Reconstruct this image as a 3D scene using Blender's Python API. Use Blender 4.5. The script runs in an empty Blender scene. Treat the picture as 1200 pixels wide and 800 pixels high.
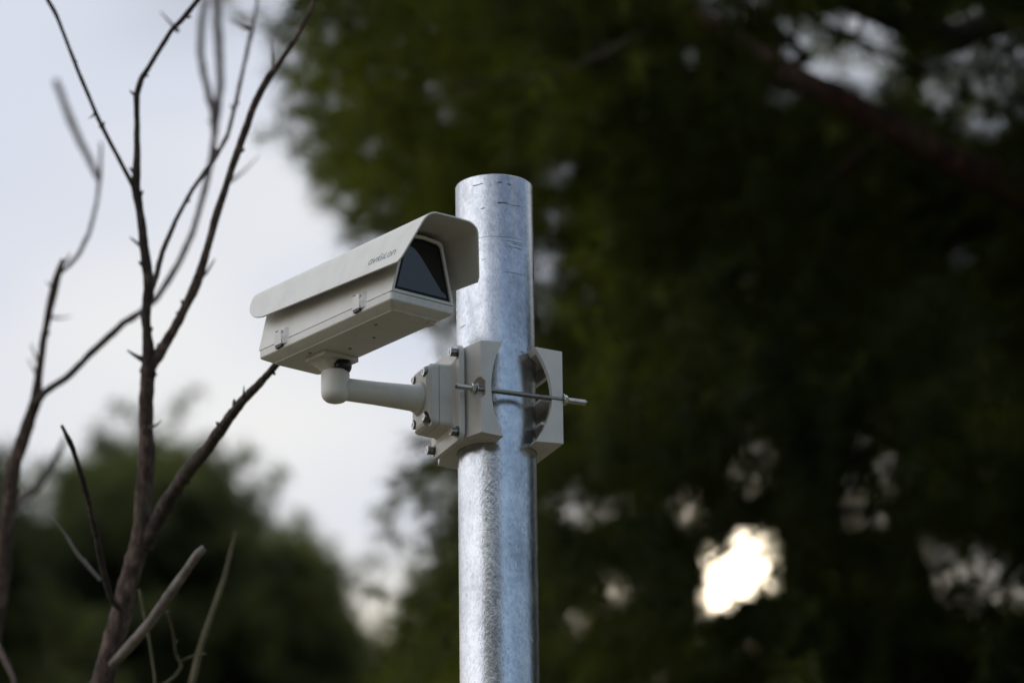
import bpy, bmesh, math, random
import numpy as np
from mathutils import Vector, Matrix, noise

R = math.radians
scene = bpy.context.scene
COL = scene.collection

# ------------------------------------------------------------------ camera
PITCH, ROLL, FPX = R(19.8), R(0.70), 200.0 / 36.0 * 1200.0
CAM = Vector((0, 0, 1.6))
_r0 = Vector((1, 0, 0)); _u0 = Vector((0, -math.sin(PITCH), math.cos(PITCH)))
FW = Vector((0, math.cos(PITCH), math.sin(PITCH)))
RC = _r0 * math.cos(ROLL) - _u0 * math.sin(ROLL)
UC = _r0 * math.sin(ROLL) + _u0 * math.cos(ROLL)
cd = bpy.data.cameras.new('camera'); cam = bpy.data.objects.new('camera', cd); COL.objects.link(cam)
cam.matrix_world = Matrix(((RC.x, UC.x, -FW.x, CAM.x), (RC.y, UC.y, -FW.y, CAM.y), (RC.z, UC.z, -FW.z, CAM.z), (0, 0, 0, 1)))
cd.lens = 200; cd.sensor_width = 36; cd.sensor_fit = 'HORIZONTAL'; cd.clip_start = 0.1; cd.clip_end = 2000
cd.dof.use_dof = True; cd.dof.focus_distance = 8.16; cd.dof.aperture_fstop = 4.6; cd.dof.aperture_blades = 0
scene.camera = cam

def at(px, py, depth):
    return CAM + depth * (FW + RC * ((px - 600) / FPX) + UC * ((400 - py) / FPX))

# ------------------------------------------------------------------ sky and sun
SUN = (at(866, 658, 1) - CAM).normalized()
SUN_EL, SUN_AZ = math.asin(SUN.z), math.atan2(SUN.x, SUN.y)
world = bpy.data.worlds.new('World'); scene.world = world; world.use_nodes = True
wt = world.node_tree; wt.nodes.clear()

def wn(kind, **kw):
    n = wt.nodes.new(kind)
    for k, v in kw.items(): setattr(n, k, v)
    return n
def wmath(op, a, b=None, c=None):
    n = wn('ShaderNodeMath', operation=op)
    for i, v in enumerate((a, b, c)):
        if v is None: continue
        if isinstance(v, (int, float)): n.inputs[i].default_value = v
        else: wt.links.new(v, n.inputs[i])
    return n.outputs[0]
def wmix(f, a, b, blend='MIX'):
    n = wn('ShaderNodeMix', data_type='RGBA', blend_type=blend)
    for i, v in ((0, f), (6, a), (7, b)):
        if isinstance(v, (int, float)): n.inputs[i].default_value = v
        elif isinstance(v, tuple): n.inputs[i].default_value = v
        else: wt.links.new(v, n.inputs[i])
    return n.outputs[2]
def ramp(fac, stops):
    n = wn('ShaderNodeValToRGB')
    el = n.color_ramp.elements
    while len(el) < len(stops): el.new(0.5)
    for e, (p, c) in zip(el, stops): e.position = p; e.color = c
    n.color_ramp.interpolation = 'EASE'
    wt.links.new(fac, n.inputs[0]); return n.outputs[0]

sky = wn('ShaderNodeTexSky', sky_type='NISHITA', sun_disc=False)
sky.sun_elevation = SUN_EL; sky.sun_rotation = SUN_AZ; sky.altitude = 300; sky.air_density = 1.1; sky.dust_density = 0.6; sky.ozone_density = 3.0
tc = wn('ShaderNodeTexCoord')
# stratus: wide soft banks of pale cloud with thin lavender-grey breaks
mp = wn('ShaderNodeMapping'); wt.links.new(tc.outputs['Generated'], mp.inputs[0]); mp.inputs['Scale'].default_value = (1, 1, 2.4); mp.inputs['Location'].default_value = (4.11, 2.13, 7.21)
n1 = wn('ShaderNodeTexNoise'); n1.inputs['Scale'].default_value = 6.0; n1.inputs['Detail'].default_value = 2; n1.inputs['Roughness'].default_value = 0.45
wt.links.new(mp.outputs[0], n1.inputs['Vector'])
n2 = wn('ShaderNodeTexNoise'); n2.inputs['Scale'].default_value = 1.3; n2.inputs['Detail'].default_value = 3
wt.links.new(tc.outputs['Generated'], n2.inputs['Vector'])
cloud_col = ramp(n1.outputs['Fac'], [(0.36, (0.47, 0.50, 0.58, 1)), (0.50, (0.69, 0.73, 0.83, 1)), (0.64, (0.88, 0.878, 0.868, 1))])
sv = wn('ShaderNodeVectorMath', operation='DOT_PRODUCT'); wt.links.new(tc.outputs['Generated'], sv.inputs[0]); sv.inputs[1].default_value = SUN
cosang = sv.outputs['Value']
# cloud cover thins away from the sun's half of the sky (the far side shows clear blue, as the steel pole mirrors)
def wdot(v):
    n = wn('ShaderNodeVectorMath', operation='DOT_PRODUCT'); wt.links.new(tc.outputs['Generated'], n.inputs[0]); n.inputs[1].default_value = Vector(v).normalized(); return n.outputs['Value']
cov = wmath('ADD', wmath('MULTIPLY', wdot((-0.80, 0.60, 0.0)), 0.42), wmath('MULTIPLY_ADD', n2.outputs['Fac'], 0.9, 0.10))
cover = ramp(cov, [(0.24, (0.19, 0.19, 0.19, 1)), (0.62, (1, 1, 1, 1))])
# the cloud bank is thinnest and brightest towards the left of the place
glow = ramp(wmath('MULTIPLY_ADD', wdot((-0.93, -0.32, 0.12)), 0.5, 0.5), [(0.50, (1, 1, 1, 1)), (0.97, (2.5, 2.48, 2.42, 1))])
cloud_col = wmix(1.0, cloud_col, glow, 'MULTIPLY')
# evening warmth low on the sun's side
sx = wn('ShaderNodeSeparateXYZ'); wt.links.new(tc.outputs['Generated'], sx.inputs[0])
low = ramp(wmath('MULTIPLY', sx.outputs['Z'], wmath('MULTIPLY_ADD', cosang, -0.5, 1.5)), [(0.285, (1, 1, 1, 1)), (0.312, (0, 0, 0, 1))])
cloud_col = wmix(low, cloud_col, (0.98, 0.90, 0.74, 1))
sky_s = wmix(1.0, sky.outputs[0], (0.15, 0.15, 0.15, 1), 'MULTIPLY')
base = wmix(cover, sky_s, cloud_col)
# bright hazy sun veiled by thin cloud, with its aureole
ang = wmath('ARCCOSINE', wmath('MINIMUM', cosang, 0.9999999))
def lobe(sig, amp, col):
    e = wmath('EXPONENT', wmath('MULTIPLY', wmath('POWER', wmath('DIVIDE', ang, R(sig)), 2.0), -1.0))
    n = wn('ShaderNodeVectorMath', operation='SCALE'); n.inputs[0].default_value = Vector(col) * amp
    wt.links.new(e, n.inputs['Scale']); return n.outputs[0]
def vadd(a, b):
    n = wn('ShaderNodeVectorMath', operation='ADD'); wt.links.new(a, n.inputs[0]); wt.links.new(b, n.inputs[1]); return n.outputs[0]
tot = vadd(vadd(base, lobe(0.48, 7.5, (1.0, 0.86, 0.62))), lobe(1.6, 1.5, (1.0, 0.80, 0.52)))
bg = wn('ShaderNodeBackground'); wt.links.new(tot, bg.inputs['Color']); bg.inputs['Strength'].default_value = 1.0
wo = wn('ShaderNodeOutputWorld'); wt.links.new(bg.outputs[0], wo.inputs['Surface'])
world.cycles.sampling_method = 'MANUAL'; world.cycles.sample_map_resolution = 2048

sl = bpy.data.lights.new('sun', 'SUN'); sl.energy = 1.0; sl.angle = R(10); sl.color = (1.0, 0.9, 0.76)
so = bpy.data.objects.new('sun', sl); COL.objects.link(so); so.location = (20, 60, 60)
so.rotation_euler = (-SUN).to_track_quat('-Z', 'Y').to_euler()

vs = scene.view_settings
vs.view_transform = 'Standard'; vs.look = 'None'; vs.exposure = 0.0; vs.gamma = 1.0; vs.use_curve_mapping = False
scene.render.engine = 'CYCLES'
scene.cycles.use_denoising = True
scene.cycles.max_bounces = 4; scene.cycles.diffuse_bounces = 2; scene.cycles.glossy_bounces = 3; scene.cycles.transmission_bounces = 3
scene.cycles.sample_clamp_indirect = 4.0
scene.cycles.debug_use_spatial_splits = True

# ------------------------------------------------------------------ materials
def material(name):
    m = bpy.data.materials.new(name); m.use_nodes = True
    t = m.node_tree; b = t.nodes['Principled BSDF']
    return m, t, b
def nd(t, kind, **kw):
    n = t.nodes.new(kind)
    for k, v in kw.items(): setattr(n, k, v)
    return n
def tramp(t, fac, stops, interp='LINEAR'):
    n = nd(t, 'ShaderNodeValToRGB'); el = n.color_ramp.elements
    while len(el) < len(stops): el.new(0.5)
    for e, (p, c) in zip(el, stops): e.position = p; e.color = (*c, 1) if len(c) == 3 else c
    n.color_ramp.interpolation = interp
    t.links.new(fac, n.inputs[0]); return n.outputs[0]
def tnoise(t, vec, scale, detail=4, rough=0.55, mscale=(1, 1, 1)):
    mp = nd(t, 'ShaderNodeMapping'); mp.inputs['Scale'].default_value = mscale
    t.links.new(vec, mp.inputs[0])
    n = nd(t, 'ShaderNodeTexNoise'); n.inputs['Scale'].default_value = scale
    n.inputs['Detail'].default_value = detail; n.inputs['Roughness'].default_value = rough
    t.links.new(mp.outputs[0], n.inputs['Vector']); return n.outputs['Fac']
def tbump(t, b, h, strength, dist):
    n = nd(t, 'ShaderNodeBump'); n.inputs['Strength'].default_value = strength; n.inputs['Distance'].default_value = dist
    t.links.new(h, n.inputs['Height']); t.links.new(n.outputs[0], b.inputs['Normal'])
def tmix(t, f, a, b_, blend='MIX'):
    n = nd(t, 'ShaderNodeMix', data_type='RGBA', blend_type=blend)
    for i, v in ((0, f), (6, a), (7, b_)):
        if isinstance(v, (int, float)): n.inputs[i].default_value = v
        elif isinstance(v, tuple): n.inputs[i].default_value = (*v, 1) if len(v) == 3 else v
        else: t.links.new(v, n.inputs[i])
    return n.outputs[2]

def mat_paint(name, c1, c2, rough=0.42, grain=0.12):
    m, t, b = material(name); o = nd(t, 'ShaderNodeTexCoord').outputs['Object']
    g = tnoise(t, o, 28, 5, 0.6)
    col = tramp(t, g, [(0.3, c2), (0.62, c1)])
    st_ = tnoise(t, o, 34, 4, 0.6, (1, 1, .16))
    col = tmix(t, 1.0, col, tramp(t, st_, [(0.28, (0.93, 0.92, 0.90)), (0.5, (1, 1, 1))]), 'MULTIPLY')
    sp_ = tnoise(t, o, 420, 2, 0.5)
    col = tmix(t, tramp(t, sp_, [(0.70, (0, 0, 0)), (0.76, (.22, .22, .22))]), col, (0.30, 0.27, 0.22))
    t.links.new(col, b.inputs['Base Color'])
    rr = tnoise(t, o, 60, 3); t.links.new(tramp(t, rr, [(0.3, (rough - .06,) * 3), (0.7, (rough + .1,) * 3)]), b.inputs['Roughness'])
    tbump(t, b, tnoise(t, o, 900, 2), grain, 0.0004)
    return m
M = {}
M['paint'] = mat_paint('powder_coat', (0.71, 0.688, 0.635), (0.66, 0.635, 0.58))
M['paint_bracket'] = mat_paint('bracket_coat', (0.66, 0.635, 0.585), (0.58, 0.555, 0.51), 0.45, 0.2)
M['print'] = mat_paint('grey_print', (0.16, 0.16, 0.18), (0.14, 0.14, 0.16), 0.5, 0.0)

m, t, b = material('black_rubber'); b.inputs['Base Color'].default_value = (0.012, 0.012, 0.014, 1); b.inputs['Roughness'].default_value = 0.32; M['rubber'] = m
m, t, b = material('tinted_glass'); b.inputs['Base Color'].default_value = (0.004, 0.0045, 0.007, 1); b.inputs['Roughness'].default_value = 0.03
b.inputs['IOR'].default_value = 1.62; M['glass'] = m
m, t, b = material('glass_border'); b.inputs['Base Color'].default_value = (0.008, 0.008, 0.014, 1); b.inputs['Specular IOR Level'].default_value = 0.15; b.inputs['Roughness'].default_value = 0.4; M['border'] = m
m, t, b = material('lens_glass'); b.inputs['Base Color'].default_value = (0.25, 0.22, 0.18, 1); b.inputs['Roughness'].default_value = 0.3; M['lens'] = m
m, t, b = material('stainless'); b.inputs['Metallic'].default_value = 1.0
o = nd(t, 'ShaderNodeTexCoord').outputs['Object']
t.links.new(tramp(t, tnoise(t, o, 90, 3), [(0.3, (0.42, 0.41, 0.39)), (0.7, (0.62, 0.61, 0.58))]), b.inputs['Base Color'])
b.inputs['Roughness'].default_value = 0.28; M['steel'] = m
m = m.copy(); m.name = 'dark_steel'; [setattr(e, 'color', (*(c_ * .45 for c_ in e.color[:3]), 1)) for n_ in m.node_tree.nodes if n_.type == 'VALTORGB' for e in n_.color_ramp.elements]; M['rod'] = m

# hot dip galvanised steel: spangle, runs, scuffs, thin dark dash marks
m, t, b = material('galvanised_steel')
o = nd(t, 'ShaderNodeTexCoord').outputs['Object']
run = tnoise(t, o, 14, 6, 0.62, (1.4, 1.4, 0.75))
sp = nd(t, 'ShaderNodeTexVoronoi'); sp.inputs['Scale'].default_value = 190; sp.inputs['Randomness'].default_value = 1
mpv = nd(t, 'ShaderNodeMapping'); mpv.inputs['Scale'].default_value = (1, 1, 0.7); t.links.new(o, mpv.inputs[0]); t.links.new(mpv.outputs[0], sp.inputs['Vector'])
bwn = nd(t, 'ShaderNodeSeparateColor'); t.links.new(sp.outputs['Color'], bwn.inputs[0]); spbw = bwn.outputs[0]
fine = tnoise(t, o, 330, 5, 0.7, (1, 1, 0.55))
basec = tramp(t, run, [(0.32, (0.38, 0.39, 0.405)), (0.50, (0.52, 0.53, 0.545)), (0.68, (0.61, 0.615, 0.625))])
spc = tmix(t, 0.22, basec, spbw, 'SOFT_LIGHT')
dk = tramp(t, fine, [(0.30, (0.30, 0.31, 0.32)), (0.47, (1, 1, 1))])
c = tmix(t, 0.42, spc, dk, 'MULTIPLY')
dash = tnoise(t, o, 34, 3, 0.5, (0.55, 0.55, 6.0))
dashm = tramp(t, dash, [(0.725, (0, 0, 0)), (0.755, (1, 1, 1))])
c = tmix(t, dashm, c, (0.10, 0.10, 0.11))
t.links.new(c, b.inputs['Base Color'])
b.inputs['Metallic'].default_value = 0.9
rr = tramp(t, tnoise(t, o, 18, 5, 0.65, (1.3, 1.3, 0.8)), [(0.32, (0.10,) * 3), (0.66, (0.22,) * 3)])
rough = tmix(t, 0.35, rr, spbw, 'SOFT_LIGHT')
t.links.new(rough, b.inputs['Roughness'])
hsum = nd(t, 'ShaderNodeMath', operation='ADD'); t.links.new(fine, hsum.inputs[0]); t.links.new(run, hsum.inputs[1])
tbump(t, b, hsum.outputs[0], 0.32, 0.0011)
M['galv'] = m
m, t, b = material('slag_mark'); b.inputs['Base Color'].default_value = (0.11, 0.11, 0.12, 1); b.inputs['Roughness'].default_value = 0.6; b.inputs['Metallic'].default_value = 0.4; M['scuff'] = m

def mat_bark(name, c1, c2, c3, sc=30):
    m, t, b = material(name); o = nd(t, 'ShaderNodeTexCoord').outputs['Object']
    f = tnoise(t, o, sc, 7, 0.68, (1, 1, 0.35)); g = tnoise(t, o, sc * .22, 3)
    col = tramp(t, f, [(0.32, c1), (0.5, c2), (0.68, c3)])
    col = tmix(t, tramp(t, g, [(0.55, (0, 0, 0)), (0.75, (0.5, 0.5, 0.5))]), col, (0.07, 0.075, 0.03))
    t.links.new(col, b.inputs['Base Color']); b.inputs['Roughness'].default_value = 0.9
    tbump(t, b, f, 1.0, 0.016); return m
M['bark'] = mat_bark('bare_bark', (0.020, 0.012, 0.009), (0.085, 0.053, 0.040), (0.25, 0.168, 0.13), 75)
M['bark_dark'] = mat_bark('dark_bark', (0.016, 0.011, 0.009), (0.052, 0.036, 0.028), (0.13, 0.094, 0.074), 60)
M['bark_red'] = mat_bark('pine_bark', (0.018, 0.009, 0.006), (0.065, 0.027, 0.017), (0.14, 0.062, 0.038), 30)
M['deadwood'] = mat_bark('weathered_wood', (0.12, 0.10, 0.09), (0.22, 0.19, 0.17), (0.34, 0.30, 0.275))
M['straw'] = mat_bark('dry_stem', (0.10, 0.09, 0.045), (0.15, 0.13, 0.07), (0.20, 0.17, 0.10))

def mat_needle(name, c1, c2, c3):
    m, t, b = material(name)
    o = nd(t, 'ShaderNodeTexCoord').outputs['Object']
    f = tnoise(t, o, 1.1, 4, 0.6)
    t.links.new(tramp(t, f, [(0.40, c1), (0.5, c2), (0.62, c3)]), b.inputs['Base Color'])
    b.inputs['Roughness'].default_value = 0.6; b.inputs['Specular IOR Level'].default_value = 0.25
    tl = nd(t, 'ShaderNodeBsdfTranslucent'); mx = nd(t, 'ShaderNodeMixShader'); mx.inputs[0].default_value = 0.42
    br = nd(t, 'ShaderNodeMix', data_type='RGBA', blend_type='MULTIPLY'); br.inputs[0].default_value = 1.0
    t.links.new(b.inputs['Base Color'].links[0].from_socket, br.inputs[6]); br.inputs[7].default_value = (2.1, 2.2, 1.2, 1)
    t.links.new(br.outputs[2], tl.inputs[0])
    t.links.new(b.outputs[0], mx.inputs[1]); t.links.new(tl.outputs[0], mx.inputs[2])
    t.links.new(mx.outputs[0], t.nodes['Material Output'].inputs[0])
    return m
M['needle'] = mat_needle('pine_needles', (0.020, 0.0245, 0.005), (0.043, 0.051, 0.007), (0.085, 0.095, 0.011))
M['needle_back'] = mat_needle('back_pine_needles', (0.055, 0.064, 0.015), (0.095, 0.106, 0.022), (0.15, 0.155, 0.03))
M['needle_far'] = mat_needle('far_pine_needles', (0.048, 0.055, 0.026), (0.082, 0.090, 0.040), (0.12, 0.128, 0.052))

m, t, b = material('ground_soil'); o = nd(t, 'ShaderNodeTexCoord').outputs['Object']
f = tnoise(t, o, 0.35, 8, 0.65)
t.links.new(tramp(t, f, [(0.35, (0.075, 0.058, 0.036)), (0.5, (0.12, 0.10, 0.06)), (0.65, (0.085, 0.09, 0.04))]), b.inputs['Base Color'])
b.inputs['Roughness'].default_value = 0.95; tbump(t, b, tnoise(t, o, 6, 6), 0.6, 0.05); M['ground'] = m

m, t, b = material('unseen_slope'); o = nd(t, 'ShaderNodeTexCoord').outputs['Object']
f = tnoise(t, o, 0.5, 8, 0.7)
t.links.new(tramp(t, f, [(0.35, (0.03, 0.036, 0.02)), (0.5, (0.06, 0.065, 0.04)), (0.65, (0.10, 0.10, 0.06))]), b.inputs['Base Color'])
b.inputs['Roughness'].default_value = 1.0; tbump(t, b, tnoise(t, o, 2, 6), 0.8, 0.4); M['unseen_hill'] = m

# ------------------------------------------------------------------ helpers
def tag(o, label=None, cat=None, group=None, kind=None):
    for k, v in (('label', label), ('category', cat), ('group', group), ('kind', kind)):
        if v: o[k] = v
    return o
def thing(name, label, cat, loc=(0, 0, 0), mat=None, group=None):
    o = bpy.data.objects.new(name, None); COL.objects.link(o); o.empty_display_size = 0.1
    if mat is not None: o.matrix_world = mat
    else: o.location = loc
    return tag(o, label, cat, group)
def link(name, me, m, parent=None, smooth=True):
    o = bpy.data.objects.new(name, me); COL.objects.link(o)
    if m is not None:
        me.materials.clear(); me.materials.append(m)
    if parent is not None: o.parent = parent
    if smooth: me.polygons.foreach_set('use_smooth', [True] * len(me.polygons))
    return o
def mesh(verts, faces):
    me = bpy.data.meshes.new('m'); me.from_pydata([tuple(v) for v in verts], [], faces); me.update()
    bm = bmesh.new(); bm.from_mesh(me); bmesh.ops.recalc_face_normals(bm, faces=bm.faces); bm.to_mesh(me); bm.free()
    return me
def bevel(o, w, seg=3, ang=30):
    md = o.modifiers.new('bevel', 'BEVEL'); md.width = w; md.segments = seg; md.limit_method = 'ANGLE'; md.angle_limit = R(ang)
    md.harden_normals = True
    return o
def flat_by_angle(o, ang=30):
    me = o.data
    bm = bmesh.new(); bm.from_mesh(me)
    for e in bm.edges:
        if len(e.link_faces) == 2 and e.calc_face_angle(0) > R(ang): e.smooth = False
    bm.to_mesh(me); bm.free(); return o
def loft(rings, cap0=True, cap1=True):
    n = len(rings[0]); v = [p for r in rings for p in r]; f = []
    for i in range(len(rings) - 1):
        for j in range(n):
            k = (j + 1) % n
            f.append((i * n + j, i * n + k, (i + 1) * n + k, (i + 1) * n + j))
    if cap0: f.append(tuple(range(n)))
    if cap1: f.append(tuple(range((len(rings) - 1) * n, len(rings) * n)))
    return mesh(v, f)
def circ(c, ax, r, n=32):
    ax = Vector(ax).normalized(); e1 = ax.orthogonal().normalized(); e2 = ax.cross(e1)
    return [Vector(c) + e1 * (r * math.cos(2 * math.pi * i / n)) + e2 * (r * math.sin(2 * math.pi * i / n)) for i in range(n)]
def cyl(p0, p1, prof, n=32):
    """lathe about p0->p1; prof = [(t, r)] with t in metres from p0"""
    p0 = Vector(p0); ax = (Vector(p1) - p0).normalized()
    return loft([circ(p0 + ax * tt, ax, r, n) for tt, r in prof])
def box(lo, hi):
    (x0, y0, z0), (x1, y1, z1) = lo, hi
    return mesh([(x0, y0, z0), (x1, y0, z0), (x1, y1, z0), (x0, y1, z0), (x0, y0, z1), (x1, y0, z1), (x1, y1, z1), (x0, y1, z1)],
                [(0, 3, 2, 1), (4, 5, 6, 7), (0, 1, 5, 4), (1, 2, 6, 5), (2, 3, 7, 6), (3, 0, 4, 7)])
def prism(poly, axis, lo, hi):
    """poly in the two other axes (order x,y,z without axis), extruded along axis"""
    def p(a, b, c):
        q = [0, 0, 0]; i = 'xyz'.index(axis); q[i] = c
        o_ = [k for k in range(3) if k != i]; q[o_[0]] = a; q[o_[1]] = b; return q
    return loft([[p(a, b, lo) for a, b in poly], [p(a, b, hi) for a, b in poly]])
def rrect(x0, x1, y0, y1, r, n=5):
    out = []
    for cx, cy, a0 in ((x1 - r, y1 - r, 0), (x0 + r, y1 - r, 90), (x0 + r, y0 + r, 180), (x1 - r, y0 + r, 270)):
        for i in range(n + 1):
            a = R(a0 + 90 * i / n); out.append((cx + r * math.cos(a), cy + r * math.sin(a)))
    return out
def boolean(me, cutters):
    """difference of plain cutters, baked into the mesh"""
    o = bpy.data.objects.new('cut', me); COL.objects.link(o); tmp = []
    for c in cutters:
        oc = bpy.data.objects.new('cutter', c); COL.objects.link(oc); tmp.append(oc)
        md = o.modifiers.new('b', 'BOOLEAN'); md.operation = 'DIFFERENCE'; md.object = oc; md.solver = 'EXACT'
    dg = bpy.context.evaluated_depsgraph_get(); dg.update()
    out = bpy.data.meshes.new_from_object(o.evaluated_get(dg))
    for q in tmp + [o]: bpy.data.objects.remove(q)
    return out

# ------------------------------------------------------------------ ground
gm = mesh([(-900, -900, 0), (900, -900, 0), (900, 900, 0), (-900, 900, 0)], [(0, 1, 2, 3)])
tag(link('ground', gm, M['ground'], smooth=False), kind='structure')

# unseen rise added behind the viewer so the lower pole mirrors a dull band
hv, hf = [], []
NR, NA = 20, 90
for i in range(NR + 1):
    q = i / NR; dist = 46 + 56 * q; sec = math.sin(math.pi * q) ** .8
    for j in range(NA + 1):
        az = R(-12 + 64 * j / NA); e = min(1, (1 - abs(2 * j / NA - 1)) * 5.0); e = e * e * (3 - 2 * e)
        x, y = -dist * math.sin(az), 7.8 - dist * math.cos(az)
        h_ = (4.3 + 74 * math.tan(R(19.9))) * e * sec * (1 + .07 * noise.noise(Vector((x * .1, y * .1, 0))))
        hv.append((x, y, h_ + .8 * e * sec * noise.noise(Vector((x * .6, y * .6, 3))) - .3))
for i in range(NR):
    for j in range(NA):
        k = i * (NA + 1) + j; hf.append((k, k + 1, k + NA + 2, k + NA + 1))
tag(link('unseen_hill', mesh(hv, hf), M['unseen_hill']), kind='structure')

# ------------------------------------------------------------------ steel pole
POLE = at(581.7, 450, 8.28)
PR = 0.05715; PTOP = 0.3065
pr = thing('steel_pole', 'tall round galvanised steel pole carrying the camera bracket', 'pole', (POLE.x, POLE.y, 0))
zt = POLE.z + PTOP
ring = lambda r, z: circ((0, 0, z), (0, 0, 1), r, 128)
tube = loft([ring(PR - .004, zt - .5), ring(PR - .004, zt - .002), ring(PR - .0034, zt - .0004), ring(PR - .0022, zt), ring(PR - .0008, zt - .0003), ring(PR, zt - .0018), ring(PR, zt - .3), ring(PR, zt - 1.2), ring(PR, -.02)], False, False)
link('tube', tube, M['galv'], pr)
link('end_cap', loft([ring(PR - .0042, zt - .42), ring(PR - .0042, zt - .40)]), M['galv'], pr)
bp = link('base_plate', prism(rrect(-.15, .15, -.15, .15, .02), 'z', 0.0, .018), M['galv'], pr, False)
for sx in (-1, 1):
    for sy in (-1, 1):
        link('anchor_nut', cyl((sx * .115, sy * .115, .018), (sx * .115, sy * .115, .05), [(0, .016), (.018, .016), (.018, .009), (.035, .009)], 6), M['galv'], pr, False)

# scuffs and slag marks near the pole's top
def scuff(px_, dz, span, th, seed_):
    a0 = -math.pi / 2 + math.asin(max(-1, min(1, (px_ - 579.3) / 45.6))); n = 10; sv_, sf_ = [], []
    for i in range(n + 1):
        q = i / n; a = a0 + (q - .5) * span; w_ = th * (1 - abs(2 * q - 1) ** 2.2) * (.55 + .9 * abs(noise.noise(Vector((q * 5, seed_, 0))))) + .00012
        z_ = zt - dz + .0012 * noise.noise(Vector((q * 3, seed_ * 3.1, 2)))
        for zz in (z_ - w_, z_ + w_): sv_.append(((PR + .00025) * math.cos(a), (PR + .00025) * math.sin(a), zz))
    for i in range(n): sf_.append((2 * i, 2 * i + 2, 2 * i + 3, 2 * i + 1))
    link('scuff', mesh(sv_, sf_), M['scuff'], pr)
for k, (px_, dz, span, th) in enumerate([(589, .0455, .30, .0012), (603, .0470, .50, .00035), (560, .0150, .35, .0006), (586, .0135, .16, .0011), (597, .0155, .12, .0008), (566, .0535, .12, .0007),
        (588, .0985, 1.25, .0002), (603, .1045, .55, .00028), (606, .1075, .35, .0003), (603, .1130, .45, .0003), (602, .1530, .60, .0003), (566, .1330, .1, .0003)]):
    scuff(px_, dz, span, th, k * 1.7 + .3)

# ------------------------------------------------------------------ pole clamp (local x = along the arm, -y = towards the viewer)
BE = R(23.3)
FB = Matrix.Translation(POLE) @ Matrix.Rotation(BE, 4, 'Z')
ZC = -0.037
clamp = thing('pole_clamp', 'beige two-piece clamp with threaded rods gripping the pole', 'clamp', mat=FB)
def arc_edge(x_tip, z0, z1, depth, sgn, n=14):
    """concave edge from z0 to z1 whose middle sits `depth` away from the tips"""
    out = []
    for i in range(n + 1):
        tt = i / n; s = 1 - (2 * tt - 1) ** 2
        out.append((x_tip - sgn * depth * s, z0 + (z1 - z0) * tt))
    return out
polecut = lambda r: cyl((0, 0, -.4), (0, 0, .4), [(0, r), (.8, r)], 96)
zb, zt_ = ZC - .0725, ZC + .0725
# saddle between pole and arm
prof = [(-.074, zb + .004), (-.074, zt_ - .004)] + arc_edge(-.0245, zt_, zb, .0185, 1)
sad = prism(prof, 'y', -.082, .082)
cuts = [polecut(PR + .0006)]
for s in (-1, 1):      # long slanted shoulders towards the flange
    y0, y1, y2 = s * .042, s * .0835, s * .12
    cuts.append(prism([(-.1, y0), (-.0715, y0), (-.0585, y1), (-.0585, y2), (-.1, y2)][::s], 'z', -.3, .3))
    pk = [(-.0785, s * .058), (-.0655, s * .058), (-.0615, s * .0795), (-.0615, s * .12), (-.0785, s * .12)][::s]
for s in (-1, 1):      # pocket for the nut
    cuts.append(cyl((-.10, s * .079, ZC - .002), (-.052, s * .079, ZC - .002), [(0, .019), (.040, .017), (.048, .011)], 28))
sad = boolean(sad, cuts)
so_ = link('front_saddle', sad, M['paint_bracket'], clamp, False); bevel(so_, .0016, 2, 35)
# rear jaw: cheeks, top and bottom walls, back web with two slots
prof = [(.0712, zt_ - .002), (.0712, zb + .002)] + arc_edge(.0275, zb, zt_, -.0265, 1)
jaw = prism(prof, 'y', -.078, .078)
jcut = [polecut(PR + .0006), box((-.1, -.0685, zb + .008), (.0645, .0685, zt_ - .008))]
jcut += [box((.05, -.03, ZC - .058), (.2, .05, ZC - .018)), box((.05, -.05, ZC + .012), (.2, .05, ZC + .045))]
jaw = boolean(jaw, jcut)
jo = link('rear_jaw', jaw, M['paint_bracket'], clamp, False); bevel(jo, .0012, 2, 35)
for k, zz in enumerate((ZC - .040, ZC - .004)):
    link('rib', box((.040, -.0684, zz - .002), (.0662, .0684, zz + .002)), M['paint_bracket'], jo, False)
for s in (-1, 1):
    y = s * .0755
    rp = [(0, .0026), (.001, .0034)] + [(q, .0036) for q in (.003, .1, .19)] + [(.2055, .0034), (.2065, .0026)]
    rod = link('threaded_rod', cyl((-.0965, y, ZC - .0025), (.12, y, ZC - .0025), rp, 20), M['rod'], clamp)
    # thread crests on both ends
    for x0, x1 in ((-.095, -.068), (.080, .108)):
        n = int((x1 - x0) / .00125); tp = []
        for i in range(n): tp += [(i * .00125, .0037), (i * .00125 + .0006, .0042)]
        link('thread', cyl((x0, y, ZC - .0025), (x1, y, ZC - .0025), tp, 14), M['steel'], rod)
    for x0 in (-.0715, .0724):
        link('nut', cyl((x0, y, ZC - .0025), (x0 + .01, y, ZC - .0025), [(0, .0062), (.0006, .0074), (.0055, .0074), (.0062, .0062)], 6), M['steel'], rod, False)
        link('washer', cyl((x0 - .001 if x0 > 0 else x0 + .0066, y, ZC - .0025), (x0 + .2, y, ZC - .0025), [(0, .0088), (.0012, .0088)], 24), M['steel'], rod, False)

# ------------------------------------------------------------------ mount arm with its base box
arm = thing('mount_arm', 'beige swivel arm bolted by a square box to the clamp', 'bracket', mat=FB)
AZ = ZC - .0005
fl = link('flange', boolean(prism(rrect(-.054, .054, AZ - .0735, AZ + .0735, .014), 'x', -.0810, -.0724), []), M['paint_bracket'], arm, False); bevel(fl, .0016, 3)
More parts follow.
